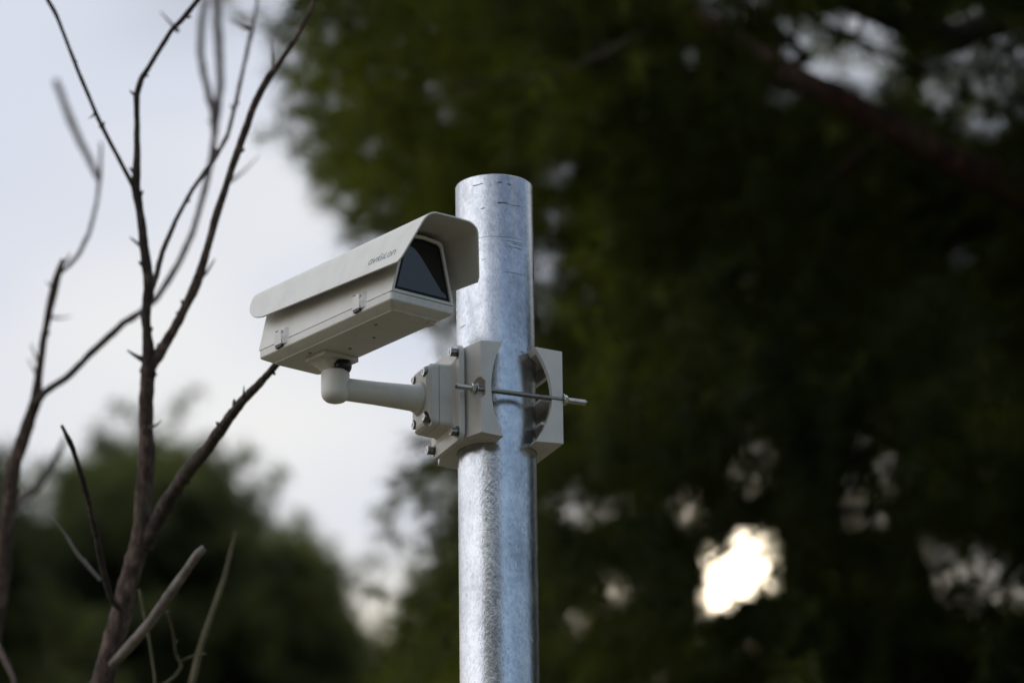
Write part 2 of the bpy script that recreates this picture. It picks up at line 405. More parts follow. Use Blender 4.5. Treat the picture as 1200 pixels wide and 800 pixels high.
# tapered box growing from the flange to the cap
def ringyz(x, hy, hz, r): return [Vector((x, a, AZ + c)) for a, c in rrect(-hy, hy, -hz, hz, r)]
bx_ = link('base_box', loft([ringyz(-.0812, .040, .0545, .007), ringyz(-.0835, .0345, .0495, .007), ringyz(-.0865, .0330, .0480, .007), ringyz(-.1030, .0322, .0472, .007)]), M['paint_bracket'], arm); flat_by_angle(bx_, 35)
link('seam_gasket', loft([ringyz(-.1030, .0312, .0462, .006), ringyz(-.1038, .0312, .0462, .006)]), M['rubber'], bx_, False)
capm = loft([ringyz(-.1038, .0322, .0472, .007), ringyz(-.1150, .0320, .0465, .009), ringyz(-.1195, .0300, .0440, .011), ringyz(-.1215, .026, .040, .012)])
cc = []
for sy in (-1, 1):
    for sz in (-1, 1):
        cc.append(cyl((-.14, sy * .0215, AZ + sz * .0345), (-.1135, sy * .0215, AZ + sz * .0345), [(0, .0085), (.0265, .0085)], 24))
        cc.append(box((-.14, min(sy * .0215, sy * .06), AZ + sz * .0345 - .0085), (-.1135, max(sy * .0215, sy * .06), AZ + sz * .0345 + .0085)) if sy > 0 else
                  box((-.14, -.030, min(AZ + sz * .0345, AZ + sz * .07)), (-.1135, -.013, max(AZ + sz * .0345, AZ + sz * .07))))
capm = boolean(capm, cc)
cp = link('cap', capm, M['paint_bracket'], arm, False); bevel(cp, .0012, 2, 35)
# round arm with its flare
armprof = [(0, .0182), (.02, .0165), (.06, .0170), (.105, .0186), (.118, .0192), (.124, .0215), (.130, .0262)]
tb = link('arm_tube', cyl((-.2505, 0, AZ - .0005), (-.1, 0, AZ - .0005), armprof, 48), M['paint'], arm)
el = link('elbow', cyl((-.2517, 0, -.0600), (-.2517, 0, .1), [(0, .004), (.0006, .009), (.0026, .0142), (.0062, .0180), (.0105, .0200), (.0150, .0206), (.0440, .0206), (.0458, .0198), (.0462, .0170)], 56), M['paint'], arm)
def bolt(p, ax, parent, r=.0052, h=.0062):
    p = Vector(p); ax = Vector(ax)
    bo = link('bolt', cyl(p, p + ax, [(0, r * 1.45), (.0012, r * 1.45), (.0012, r), (h, r), (h + .0006, r * .88), (h + .0006, r * .55), (h - .003, r * .5)], 24), M['rod'], parent, False)
    link('head_rim', cyl(p + ax * (h + .0004), p + ax * (h + .1), [(0, r * .9), (.0005, r * .9), (.0005, r * .58), (0, r * .58)], 24), M['steel'], bo, False)
    link('socket', cyl(p + ax * (h - .0026), p + ax, [(0, r * .5), (.0002, r * .5)], 6), M['rubber'], bo, False)
    return bo
for sy in (-1, 1):
    for sz in (-1, 1):
        bolt((-.1135, sy * .0205, AZ + sz * .0345), (-1, 0, 0), arm, .0058, .0095)
        bolt((-.0811, sy * .0450, AZ + sz * .0605), (-1, 0, 0), arm, .0062, .0100)
# swivel neck (ball joint) under the camera
RO = Vector((-0.25876, 7.70948, 4.35323))                                   # underside of the camera housing
neck_top = FB.inverted() @ (RO + Vector((0.0, 0, -.0062)))
AL = R(38.95)
def rr3(c, hx, hy, r, rot):
    out = []
    for x, y in rrect(-hx, hx, -hy, hy, r):
        out.append(Vector(c) + Vector((x * math.cos(rot) - y * math.sin(rot), x * math.sin(rot) + y * math.cos(rot), 0)))
    return out
rot = -(math.pi / 2 - AL) - BE
nb = Vector((-.2545, .004, -.0125))
nk = link('swivel_neck', loft([rr3(neck_top + Vector((-.004, .004, .0002)), .0195, .0230, .006, rot), rr3(neck_top.lerp(nb, .45) + Vector((-.0025, .003, 0)), .0155, .0165, .007, rot), rr3(nb, .0125, .0130, .007, rot), rr3(nb + Vector((0, 0, -.004)), .0125, .0130, .007, rot)]), M['paint'], arm); flat_by_angle(nk, 40)
bm = bmesh.new(); bmesh.ops.create_uvsphere(bm, u_segments=40, v_segments=24, radius=.0138)
me = bpy.data.meshes.new('m'); bm.to_mesh(me); bm.free()
bc = FB.inverted() @ (POLE + Vector((-.2210, -.1040, -.0065)))
bl = link('ball_joint', me, M['rubber'], arm); bl.location = bc

# ------------------------------------------------------------------ security camera (local x = forward, y = across, z = up)
U = Vector((0.62861567, -0.77771546, 0.00100381)); W = Vector((0.77768699, 0.62860278, 0.00784184)); V = Vector((-0.00672972, -0.00414885, 0.99996875))
FC = Matrix(((U.x, W.x, V.x, RO.x), (U.y, W.y, V.y, RO.y), (U.z, W.z, V.z, RO.z), (0, 0, 0, 1)))
sc_ = thing('security_camera', 'beige security camera housing under a curved sunshield', 'camera', mat=FC)
UB, UF, WC, HW = .0866, .2274, -.0118, .0559
VS = .0216
def ringuv(inset_u, inset_w, v, r=.006, fslope=0.0):
    out = []
    for a, c in rrect(-UB + inset_u, UF - inset_u, WC - HW + inset_w, WC + HW - inset_w, r): out.append(Vector((a, c, v)))
    return out
tr = loft([ringuv(0, 0, VS - .0006, .005), ringuv(0, 0, .0112, .005), ringuv(.0006, .0006, .0098, .005), ringuv(.0020, .0020, .0086, .005), ringuv(.0150, .0140, .0016, .006), ringuv(.0158, .0148, .0004, .006), ringuv(.0172, .0162, 0, .006)])
tray = link('bottom_tray', tr, M['paint'], sc_); flat_by_angle(tray, 18)
link('gasket', loft([ringuv(.0016, .0016, VS - .0007, .004), ringuv(.0016, .0016, VS + .0006, .004)]), M['rubber'], tray, False)
# circular blanking plug, screws and tongue under the tray
pc = (.1885, -.0085, 0)
link('blanking_plug', loft([circ((pc[0], pc[1], -.0001), (0, 0, 1), .0275, 48), circ((pc[0], pc[1], -.0009), (0, 0, 1), .0270, 48)]), M['paint'], tray, False)
for x, y in ((.1051, -.0053), (.0485, -.0051), (.150, -.036), (.0, -.040)):
    link('screw', cyl((x, y, .0005), (x, y, -.1), [(0, .0026), (.0009, .0026), (.0009, .0014), (.0002, .0012)], 14), M['rubber'], tray, False)
link('drain_tongue', prism(rrect(.188, .204, WC + HW - .026, WC + HW - .0150, .002), 'z', -.0016, .0004), M['paint'], tray, False)
# upper body with inset front window
def bodysec(v): return HW - .248 * (v - VS)
VT = .1125; rc_ = .010
def bodyring(front, off=0.0, du=0.0):
    pts = []
    seq = []
    v0 = VS + .0006
    nseg = 8
    for i in range(nseg + 1):
        v = v0 + off + (VT - rc_ - v0 - off) * i / nseg; seq.append((-(bodysec(v) - off), v))
    h1 = bodysec(VT - rc_) - off
    for i in range(1, 9):
        a = R(166 - 76 * i / 8 - 0); cx = -(h1 - rc_ * .97 + off * .0)
        seq.append((cx + (rc_ - off * .3) * math.cos(a), VT - rc_ + (rc_ - off) * math.sin(a)))
    full = seq + [(0, VT + .0022 - off)] + [(-a, v) for a, v in reversed(seq)]
    for a, v in full:
        x = (UF + .045 * (v - VS) + du) if front else -UB + du
        pts.append(Vector((x, WC + a, v)))
    return pts
rings = [bodyring(False), bodyring(True), ]
body = loft([bodyring(False), bodyring(True), bodyring(True, .0042), bodyring(True, .0046, -.003)], True, False)
bd = link('upper_body', body, M['paint'], sc_); flat_by_angle(bd, 25)
win = link('front_window', mesh(bodyring(True, .0094, -.0024), [tuple(range(len(bodyring(True))))]), M['glass'], sc_, False)
brd = loft([bodyring(True, .0045, -.0026), bodyring(True, .0096, -.0026), bodyring(True, .0096, -.0036), bodyring(True, .0045, -.0036)], False, False)
link('black_border', brd, M['border'], win, False)
for a0 in (0,):   # small lens hood showing behind the tinted pane's corner
    pass
# side latches
def latch(u0):
    hwl = bodysec(.03)
    y = WC - HW
    pl = boolean(prism([(0, .0148), (.0, .0300), (.0045, .0385), (.0135, .0360), (.0135, .0148)], 'y', y - .0055, y + .012), [])
    o_ = link('latch', pl, M['paint'], sc_, False); o_.location.x = u0; o_.scale.x = 1.3; bevel(o_, .0011, 2)
    fin = loft([[Vector((.0135, y - .0030, .0150)), Vector((.0220, y + .001, .0150)), Vector((.0135, y + .010, .0150))],
                [Vector((.0135, y - .0062, .0260)), Vector((.0225, y + .003, .0250)), Vector((.0135, y + .011, .0260))],
                [Vector((.0140, y + .001, .0410)), Vector((.0185, y + .005, .0390)), Vector((.0140, y + .0105, .0410))]])
    f_ = link('fin', fin, M['paint'], o_, False); bevel(f_, .0008, 2)
    h_ = link('hook', prism([(.0012, .0112), (.0012, .0154), (.0122, .0154), (.0122, .0128)], 'y', y - .0042, y + .002), M['rubber'], o_, False)
    link('slot', box((.0035, y - .0061, .0352), (.0080, y - .0045, .0362)), M['rubber'], o_, False)
latch(-.0425); latch(.1425)
# sunshield
def lerp_tab(tab, x):
    if x <= tab[0][0]: return tab[0][1]
    for (a, p), (b_, q) in zip(tab, tab[1:]):
        if x <= b_: return p + (q - p) * (x - a) / (b_ - a)
    return tab[-1][1]
BK = [(.0655, -.0640), (.0690, -.0790), (.0740, -.0905), (.0810, -.1010), (.0900, -.1080), (.0990, -.1110), (.115, -.1115), (.131, -.110)]
NG, verts, faces = 40, [], []
def shield_profile(vb):
    half = []
    for i in range(10):
        v = vb + (.1075 - vb) * i / 10; half.append((-(.0706 - .39 * (v - .052)), v))
    h1 = .0706 - .39 * (.1075 - .052); cr = .0245; th = math.atan(.39)
    cx, cv = -(h1 - cr * math.cos(th)), .1075 - cr * math.sin(th)
    for i in range(13):
        a = math.pi - th - (math.pi / 2 - th) * i / 12
        half.append((cx + cr * math.cos(a), cv + cr * math.sin(a)))
    vt = half[-1][1]
    for i in (1, 2, 3): half.append((cx * (1 - i / 4), vt + .0006 * i / 4))
    return half + [(0, vt + .0006)] + [(-a, v) for a, v in reversed(half)]
npf = len(shield_profile(.06))
for g in range(NG + 1):
    q = g / NG; q = q * q * (3 - 2 * q) * .35 + q * .65
    vb = .0655 + (.0505 - .0655) * q
    pf = shield_profile(vb)
    for a, v in pf:
        tt = (v - vb) / (.131 - vb)
        back = lerp_tab(BK, max(v, .0655) if q < .5 else v)
        vbk = .0655 + tt * (.131 - .0655)
        back = lerp_tab(BK, vbk)
        vf = .0505 + tt * (.131 - .0505)
        front = .2665 + .48 * min(vf - .0505, .0645) + .06 * max(0, vf - .115)
        if tt < .06: front -= .004 * (1 - tt / .06) ** 2
        verts.append((back + (front - back) * q, WC + a, v))
for g in range(NG):
    for j in range(npf - 1):
        faces.append((g * npf + j, g * npf + j + 1, (g + 1) * npf + j + 1, (g + 1) * npf + j))
me = bpy.data.meshes.new('m'); me.from_pydata(verts, [], faces); me.update()
shd = link('sunshield', me, M['paint'], sc_)
md = shd.modifiers.new('solid', 'SOLIDIFY'); md.thickness = .0026; md.offset = 0
bevel(shd, .0007, 2, 50)
# printed lettering on the shield's side
G = {'a': [[(.95, 0), (.95, .72)], [(.95, .36), (.85, .62), (.5, .75), (.15, .6), (.05, .36), (.15, .1), (.5, -.02), (.85, .1), (.95, .36)]],
     'v': [[(.05, .74), (.45, 0), (.9, .74)]], 'i': [[(.2, 0), (.2, .74)]],
     'G': [[(.92, .8), (.7, .96), (.35, .96), (.08, .7), (.05, .3), (.3, .02), (.65, .02), (.92, .2), (.92, .46), (.5, .46)]],
     'L': [[(.1, .98), (.1, 0), (.72, 0)]],
     'o': [[(.5, .76), (.15, .6), (.05, .37), (.15, .12), (.5, -.02), (.85, .12), (.95, .37), (.85, .6), (.5, .76)]],
     'n': [[(.08, 0), (.08, .74)], [(.08, .5), (.3, .72), (.65, .74), (.9, .5), (.9, 0)]]}
ADV = {'a': 1.18, 'v': 1.08, 'i': .48, 'G': 1.16, 'L': .92, 'o': 1.18, 'n': 1.1}
def shield_pt(x, v, lift=.0016):
    nw, nv = -1 / math.hypot(1, .39), .39 / math.hypot(1, .39)
    return Vector((x, WC - (.0706 - .39 * (v - .052)) + nw * lift, v + nv * lift))
bmv, bmf = [], []
def stroke(p, q, wd):
    d = Vector(q) - Vector(p); d.normalize(); n_ = Vector((-d.y, d.x)) * wd
    a, b_ = Vector(p) - d * wd * .6, Vector(q) + d * wd * .6
    k = len(bmv)
    for s in (a + n_, a - n_, b_ - n_, b_ + n_): bmv.append(shield_pt(s.x, s.y))
    bmf.append((k, k + 1, k + 2, k + 3))
x = 0.0; H = .0100; total = sum(ADV[c_] for c_ in 'aviGiLon'); SX = .0645 / (total * 1)
for ch in 'aviGiLon':
    for pl in G[ch]:
        for p, q in zip(pl, pl[1:]):
            f_ = lambda k: (.1855 + (x + k[0] + k[1] * .22) * SX, .0697 - .0030 * (x + k[0]) / total + k[1] * H)
            stroke(f_(p), f_(q), .00062)
    x += ADV[ch]
tag(link('lettering', mesh(bmv, bmf), M['print'], shd, False), 'thin grey maker lettering printed along the shield edge')
# mounting plate under the tray
link('mounting_plate', prism(rrect(-.0225, .0245, -.0325, .0295, .002), 'z', -.0062, -.0004), M['paint'], sc_, False)
# ------------------------------------------------------------------ bare trees
rnd = random.Random(5)
def spline(pts, per=6, angular=.62):
    """Catmull-Rom through [(Vector, r)]"""
    out = []
    n = len(pts)
    for i in range(n - 1):
        p0, p1, p2, p3 = pts[max(i - 1, 0)], pts[i], pts[i + 1], pts[min(i + 2, n - 1)]
        for k in range(per):
            s = k / per
            q = [0.5 * ((2 * b_) + (-a + c_) * s + (2 * a - 5 * b_ + 4 * c_ - d_) * s * s + (-a + 3 * b_ - 3 * c_ + d_) * s ** 3)
                 for a, b_, c_, d_ in zip(p0[0], p1[0], p2[0], p3[0])]
            q = Vector(q).lerp(p1[0].lerp(p2[0], s), angular)
            out.append((Vector(q), p1[1] + (p2[1] - p1[1]) * s))
    out.append(pts[-1]); return out
def limb(pts, sides=10, per=6, rough=.16, seed=0, wander=.25):
    sp = spline(pts, per); rings = []
    e1 = None
    for i, (p, r) in enumerate(sp):
        d = (sp[min(i + 1, len(sp) - 1)][0] - sp[max(i - 1, 0)][0]).normalized()
        e1 = d.orthogonal().normalized() if e1 is None else (e1 - d * e1.dot(d)).normalized()
        e2 = d.cross(e1); ring_ = []
        off = (noise.noise_vector(p * 9 + Vector((seed, 0, 0)))) * r * wander
        for j in range(sides):
            a = 2 * math.pi * j / sides
            n_ = e1 * math.cos(a) + e2 * math.sin(a)
            rr_ = r * (1 + rough * 1.1 * max(0, noise.noise(p * 11 + Vector((seed, 3, 1)))) + rough * noise.noise(p * 28 + n_ * 1.3 + Vector((seed, seed, 0))) + rough * .8 * noise.noise(p * 75 + n_ * 2))
            ring_.append(p + off + n_ * rr_)
        rings.append(ring_)
    return loft(rings), sp
def pxl(pts, dep):
    """[(px, py, halfwidth_px[, depth])] -> [(Vector, radius)]"""
    out = []
    for q in pts:
        d = q[3] if len(q) > 3 else dep
        out.append((at(q[0], q[1], d), q[2] * .93 * d / FPX))
    return out
def spurs(sp, n, parent, m, inv, lo=.002, hi=.009, name='twig'):
    for _ in range(n):
        i = rnd.randrange(2, max(3, len(sp) - 2)); p, r = sp[i]
        d = (sp[min(i + 1, len(sp) - 1)][0] - sp[i - 1][0]).normalized()
        side = Vector((rnd.gauss(0, 1), rnd.gauss(0, .6), rnd.gauss(0, 1))); side -= d * side.dot(d); side.normalize()
        L = rnd.uniform(lo, hi) * (1 + r * 20)
        q = side * .8 + d * rnd.uniform(.1, .8)
        pts = [(inv @ p, r * .62), (inv @ (p + q * (r + L * .35)), max(r * .42, .002)), (inv @ (p + q * (r + L * .7) + Vector((0, 0, L * .15))), max(r * .30, .0016)), (inv @ (p + q * (r + L) + Vector((0, 0, L * .3))), .0009)]
        me_, _s = limb(pts, 6, 3, .1, rnd.random() * 50)
        link(name, me_, m, parent)

def bare_tree(label, base, specs):
    root = thing('bare_tree', label, 'tree', base)
    inv = Matrix.Translation(-Vector(base))
    for name, pts, dep, mk, nsp, lab in specs:
        wp = pts if isinstance(pts[0][0], Vector) else pxl(pts, dep)
        lp = [(inv @ p, r) for p, r in wp]
        me_, sp = limb(lp, 12 if name == 'trunk' else 9, 7, .2 if name in ('trunk', 'branch') else .12, rnd.random() * 90)
        o_ = link(name, me_, M[mk], root)
        if lab: o_['label'] = lab
        if nsp: spurs([(p, r) for p, r in sp], max(1, int(nsp * .7)), o_, M[mk], Matrix.Identity(4))
    return root
D1 = 9.4
tb_ = at(119, 800, D1); base1 = Vector((tb_.x - .55, tb_.y - .1, 0))
trunk1 = [(base1 + Vector((0, 0, -.05)), .075), (base1 + Vector((.02, 0, .9)), .058), (base1 + Vector((.10, .03, 2.2)), .044), (base1 + Vector((.27, .06, 3.4)), .030)] + pxl([(92, 862, 15.5), (119, 800, 14), (137, 735, 13.5), (149, 690, 12.6), (160, 650, 12), (167, 620, 11), (170, 560, 10.4), (172, 480, 9.4), (174, 445, 9), (174, 420, 8.5)], D1)
left_up = [(175, 440, 8.5), (173, 400, 6.5), (171, 370, 6), (174, 335, 6.8), (170, 295, 5.6), (164, 250, 5.2), (159, 222, 6), (160, 200, 5), (161, 150, 4), (160, 112, 3.8), (166, 92, 3.3), (176, 76, 3.2), (200, 37, 3), (214, 23, 3.4), (232, 0, 2.6), (250, -28, 2)]
specs1 = [
 ('trunk', trunk1, D1, 'bark', 9, None),
 ('branch', left_up, D1, 'bark_dark', 16, None),
 ('branch', [(160, 226, 4), (151, 208, 3), (136, 180, 2.7), (118, 145, 2.6), (104, 113, 2.5), (90, 80, 2.5), (74, 38, 2.4), (65, 16, 2.8), (53, -5, 2), (42, -30, 1.6)], D1, 'bark_dark', 11, None),
 ('branch', [(176, 342, 4.5, 9.4), (183, 325, 3.8, 9.42), (190, 296, 3.1, 9.45), (206, 258, 2.8, 9.5), (226, 222, 2.7, 9.6), (243, 198, 3.4, 9.7), (252, 185, 3, 9.75), (266, 160, 2.6, 9.9), (277, 118, 2.5, 10.1), (286, 76, 2.4, 10.3), (294, 40, 2.8, 10.5), (300, 12, 1.8, 10.6), (303, -10, 1.2, 10.7)], D1, 'bark_dark', 9, None),
 ('branch', [(175, 432, 8), (186, 415, 7), (204, 386, 6.2), (216, 362, 6), (228, 338, 6.6), (240, 300, 5.2), (255, 250, 5), (272, 195, 4.6), (282, 168, 4.8), (296, 130, 4.2), (314, 92, 5), (330, 70, 3.4), (348, 42, 3.2), (363, 14, 3), (376, -18, 2.4)], D1, 'bark', 14, None),
 ('branch', [(170, 640, 10, 9.4), (184, 610, 9.5, 9.38), (203, 578, 9, 9.3), (226, 545, 8.6, 9.2), (246, 522, 7.6, 9.1), (268, 491, 6.8, 9.0), (285, 468, 5.6, 8.95), (304, 449, 5, 8.9), (318, 434, 4.6, 8.85), (334, 416, 4.2, 8.8), (346, 404, 3, 8.75)], D1, 'bark_dark', 10, None),
 ('branch', [(143, 716, 4, 9.35), (131, 702, 3.8, 9.3), (121, 668, 3.8, 9.25), (113, 628, 3.8, 9.2), (106, 594, 3.8, 9.15), (97, 562, 3.5, 9.1), (86, 527, 3.3, 9.05), (79, 512, 3.2, 9.0), (72, 498, 2, 9.0)], D1, 'bark_dark', 5, 'thin dark side branch bending left'),
 ('twig', [(118, 680, 2.4, 9.3), (104, 664, 2.6, 9.3), (90, 648, 2.4, 9.3), (78, 628, 1.6, 9.3), (60, 604, 1.1, 9.3)], D1, 'deadwood', 2, None),
 ('broken_branch', [(132, 778, 5.6, 9.32), (152, 757, 6.2, 9.25), (172, 732, 6.4, 9.2), (190, 708, 6.4, 9.15), (204, 690, 6.2, 9.1), (221, 664, 5.6, 9.05), (232, 649, 5.6, 9.0), (240, 642, 4.8, 9.0)], D1, 'deadwood', 2, 'pale weathered branch stub snapped off at its end'),
 ('twig', [(196, 716, 1.5, 9.3), (203, 742, 1.5, 9.35), (206, 764, 1.7, 9.4), (213, 780, 1.9, 9.4), (205, 792, 1.8, 9.4), (186, 806, 1.8, 9.4), (160, 830, 2, 9.4)], D1, 'straw', 2, None),
 ('twig', [(212, 774, 1.2, 9.4), (226, 768, 1.3, 9.4), (242, 765, 1, 9.4)], D1, 'straw', 0, None),
 ('twig', [(163, 690, 1.5, 9.2), (168, 715, 1.6, 9.2), (175, 750, 1.7, 9.2), (181, 790, 1.8, 9.2), (184, 835, 2, 9.2)], D1, 'straw', 0, None),
]
for px0, py0, px1, py1, w_, d_ in [(168, 421, 149, 410, 2.6, 9.4), (205, 378, 216, 362, 1.2, 9.6), (232, 330, 252, 303, 1.9, 9.75), (268, 214, 304, 182, 1.4, 11.2), (319, 88, 318, 46, 1.7, 9.8), (166, 288, 152, 278, 2, 9.6), (208, 36, 188, 14, 1.7, 10.3), (290, 34, 268, 22, 1.8, 10.9), (176, 500, 190, 492, 1.3, 9.3), (283, 470, 286, 452, 1.5, 8.9), (300, 455, 312, 446, 1.4, 8.85), (112, 130, 104, 139, 1.3, 9.4)]:
    specs1.append(('twig', [(px0, py0, w_ * 1.7, (D1 + d_) / 2), ((px0 * .55 + px1 * .45) + 1, (py0 * .55 + py1 * .45) + 1.5, w_, d_), (px1, py1, w_ * .35, d_)], D1, 'bark_dark', 0, None))
bare_tree('tall bare tree with forked brown trunk standing left of the camera', base1, specs1)

D2 = 10.4
tb_ = at(2, 690, D2); base2 = Vector((tb_.x - .35, tb_.y + .1, 0))
trunk2 = [(base2 + Vector((0, 0, -.05)), .06), (base2 + Vector((.03, 0, 1.5)), .045), (base2 + Vector((.16, 0, 3.4)), .024)] + pxl([(-12, 790, 8.5), (-2, 720, 8.5), (4, 660, 9), (9, 610, 9.5), (13, 565, 9.5), (22, 528, 8.5), (34, 494, 8), (42, 468, 7.4), (46, 440, 5.2), (52, 398, 4.6), (58, 362, 5), (64, 336, 5.4), (70, 314, 4.2), (73, 303, 1.5)], D2)
specs2 = [
 ('trunk', trunk2, D2, 'bark', 9, None),
 ('branch', [(40, 474, 5.5, 10.4), (52, 460, 4.6, 10.35), (78, 442, 4.5, 10.3), (104, 416, 4.2, 10.25), (128, 394, 4.8, 10.25), (146, 378, 4, 10.3), (164, 366, 3.8, 10.4), (186, 346, 3.8, 10.6), (206, 314, 3.7, 10.8), (226, 272, 3.7, 11.0), (240, 222, 3.7, 11.2), (248, 186, 3.6, 11.3), (254, 140, 4.2, 11.8), (258, 96, 5, 12.6), (256, 50, 5.4, 13.2), (254, 0, 5.2, 13.6), (253, -40, 4.6, 14)], D2, 'bark_dark', 6, None),
 ('branch', [(249, 184, 3.2, 11.3), (251, 160, 3.2, 11.4), (249, 130, 4, 11.8), (241, 96, 4.2, 12.2), (235, 64, 4.4, 12.6), (236, 30, 4.6, 13), (242, -10, 4, 13.4)], D2, 'bark_dark', 3, None),
 ('branch', [(68, 322, 3, 10.4), (80, 312, 2.6, 10.6), (92, 298, 2.5, 10.8), (104, 274, 2.5, 11.0), (112, 244, 2.4, 11.2), (117, 212, 2.4, 11.4), (118, 182, 2, 11.6), (118, 166, 1.4, 11.6)], D2, 'bark_dark', 4, None),
 ('branch', [(116, 214, 2.4, 11.4), (107, 192, 4, 12.4), (91, 160, 4.4, 13.0), (78, 128, 4.4, 13.4), (66, 96, 4, 13.8)], D2, 'bark_dark', 2, None),
 ('branch', [(12, 602, 5, 10.5), (24, 586, 5, 11.2), (42, 572, 5.2, 11.8), (56, 552, 4.6, 12.2), (68, 532, 4, 12.5), (76, 514, 2.5, 12.7)], D2, 'bark_dark', 3, None),
 ('branch', [(-6, 752, 5, 10.3), (4, 770, 3.5, 10.2), (14, 790, 3, 10.1), (20, 815, 2, 10)], D2, 'bark', 1, None),
]
for px0, py0, px1, py1, w_, d_ in [(48, 436, 36, 402, 1.8, 10.9), (46, 446, 33, 420, 1.6, 11), (64, 338, 54, 330, 1.6, 10.6), (62, 372, 84, 370, 1.2, 11.6), (74, 308, 82, 296, 1.6, 10.5)]:
    specs2.append(('twig', [(px0, py0, w_ * 1.7, (D2 + d_) / 2), ((px0 + px1) / 2 + 1, (py0 + py1) / 2 + 1.5, w_, d_), (px1, py1, w_ * .35, d_)], D2, 'bark_dark', 0, None))
bare_tree('slender bare tree at the far left edge, behind the brown one', base2, specs2)

# dry stalk standing beside the trunk
ds = at(226, 800, 9.8); dbase = Vector((ds.x - .25, ds.y, 0))
st = thing('dry_stalk', 'single thin dry olive stalk rising right of the forked trunk', 'plant', dbase)
pts = [(Vector((0, 0, -.02)), .011), (Vector((.02, 0, 1.5)), .009), (Vector((.12, 0, 3.4)), .0075)] + [(p - dbase, r) for p, r in pxl([(214, 850, 4.4), (226, 795, 4), (236, 755, 3.8), (250, 715, 3.4), (262, 680, 2.8), (270, 648, 2.3), (276, 622, 1.4)], 9.8)]
link('stem', limb(pts, 8, 6, .1, 3)[0], M['straw'], st)

# ------------------------------------------------------------------ pines
npr = np.random.default_rng(11)
_FW, _RC, _UC, _CAM = (np.array(v) for v in (FW, RC, UC, CAM))
def unproj(px, py, d):
    return _CAM + d[:, None] * (_FW + _RC * ((px - 600) / FPX)[:, None] + _UC * ((400 - py) / FPX)[:, None])
def needles(cent, dirs, n, length, width, rng):
    """n needles around each twig tip: one slim triangle each"""
    N = len(cent)
    d = rng.normal(size=(N, n, 3)); d /= np.linalg.norm(d, axis=2, keepdims=True)
    d = d + dirs[:, None, :] * 1.0; d /= np.linalg.norm(d, axis=2, keepdims=True)
    along = rng.uniform(-.45, .35, size=(N, n, 1)) * length * .9
    b = cent[:, None, :] + dirs[:, None, :] * along
    L = length * rng.uniform(.65, 1.15, size=(N, n, 1))
    s = rng.normal(size=(N, n, 3)); s -= d * (s * d).sum(2, keepdims=True); s /= np.linalg.norm(s, axis=2, keepdims=True)
    v = np.stack([b - s * width / 2, b + s * width / 2, b + d * L], axis=2)
    return v.reshape(-1, 3)
def tri_mesh(v):
    me = bpy.data.meshes.new('m'); nv = len(v); nt = nv // 3
    me.vertices.add(nv); me.vertices.foreach_set('co', v.astype(np.float32).ravel())
    me.loops.add(nv); me.loops.foreach_set('vertex_index', np.arange(nv, dtype=np.int32))
    me.polygons.add(nt); me.polygons.foreach_set('loop_start', np.arange(0, nv, 3, dtype=np.int32))
    me.update(calc_edges=True); return me
def vnoise(p, freq, seed):
    """smooth value noise, numpy"""
    q = p * freq + seed * 17.3; i = np.floor(q).astype(np.int64); f = q - i; f = f * f * (3 - 2 * f)
    def h(a):
        n = (a[:, 0] * 374761393 + a[:, 1] * 668265263 + a[:, 2] * 2147483647 + seed * 974711) & 0x7fffffff
        n = ((n ^ (n >> 13)) * 1274126177) & 0x7fffffff; return (n ^ (n >> 16)) % 65536 / 65535.0
    o = np.zeros(len(p))
    for dx in (0, 1):
        for dy in (0, 1):
            for dz in (0, 1):
                w = (f[:, 0] if dx else 1 - f[:, 0]) * (f[:, 1] if dy else 1 - f[:, 1]) * (f[:, 2] if dz else 1 - f[:, 2])
                o += w * h(i + np.array([dx, dy, dz]))
    return o
def inpoly(px, py, poly):
    c = np.zeros(len(px), bool); n = len(poly)
    for i in range(n):
        x0, y0 = poly[i]; x1, y1 = poly[(i + 1) % n]
        if y0 == y1: continue
        c ^= ((py < y0) != (py < y1)) & (px < (x1 - x0) * (py - y0) / (y1 - y0) + x0)
    return c
def pine(name, label, base, trunk, limbs, crowns, nm, bm_='bark_red', group=None):
    root = thing(name, label, 'tree', base, group=group); base = Vector(base)
    tm, _ = limb([(p - base, r) for p, r in trunk], 16, 6, .12, rnd.random() * 40); link('trunk', tm, M[bm_], root)
    for l, mk in limbs:
        link('limb', limb([(p - base, r) for p, r in l], 10, 6, .18, rnd.random() * 40)[0], M[mk], root)
    v = np.concatenate(crowns) - np.array(base)
    cr = link('crown', tri_mesh(v), M[nm], root, False); cr['kind'] = 'stuff'
    return root
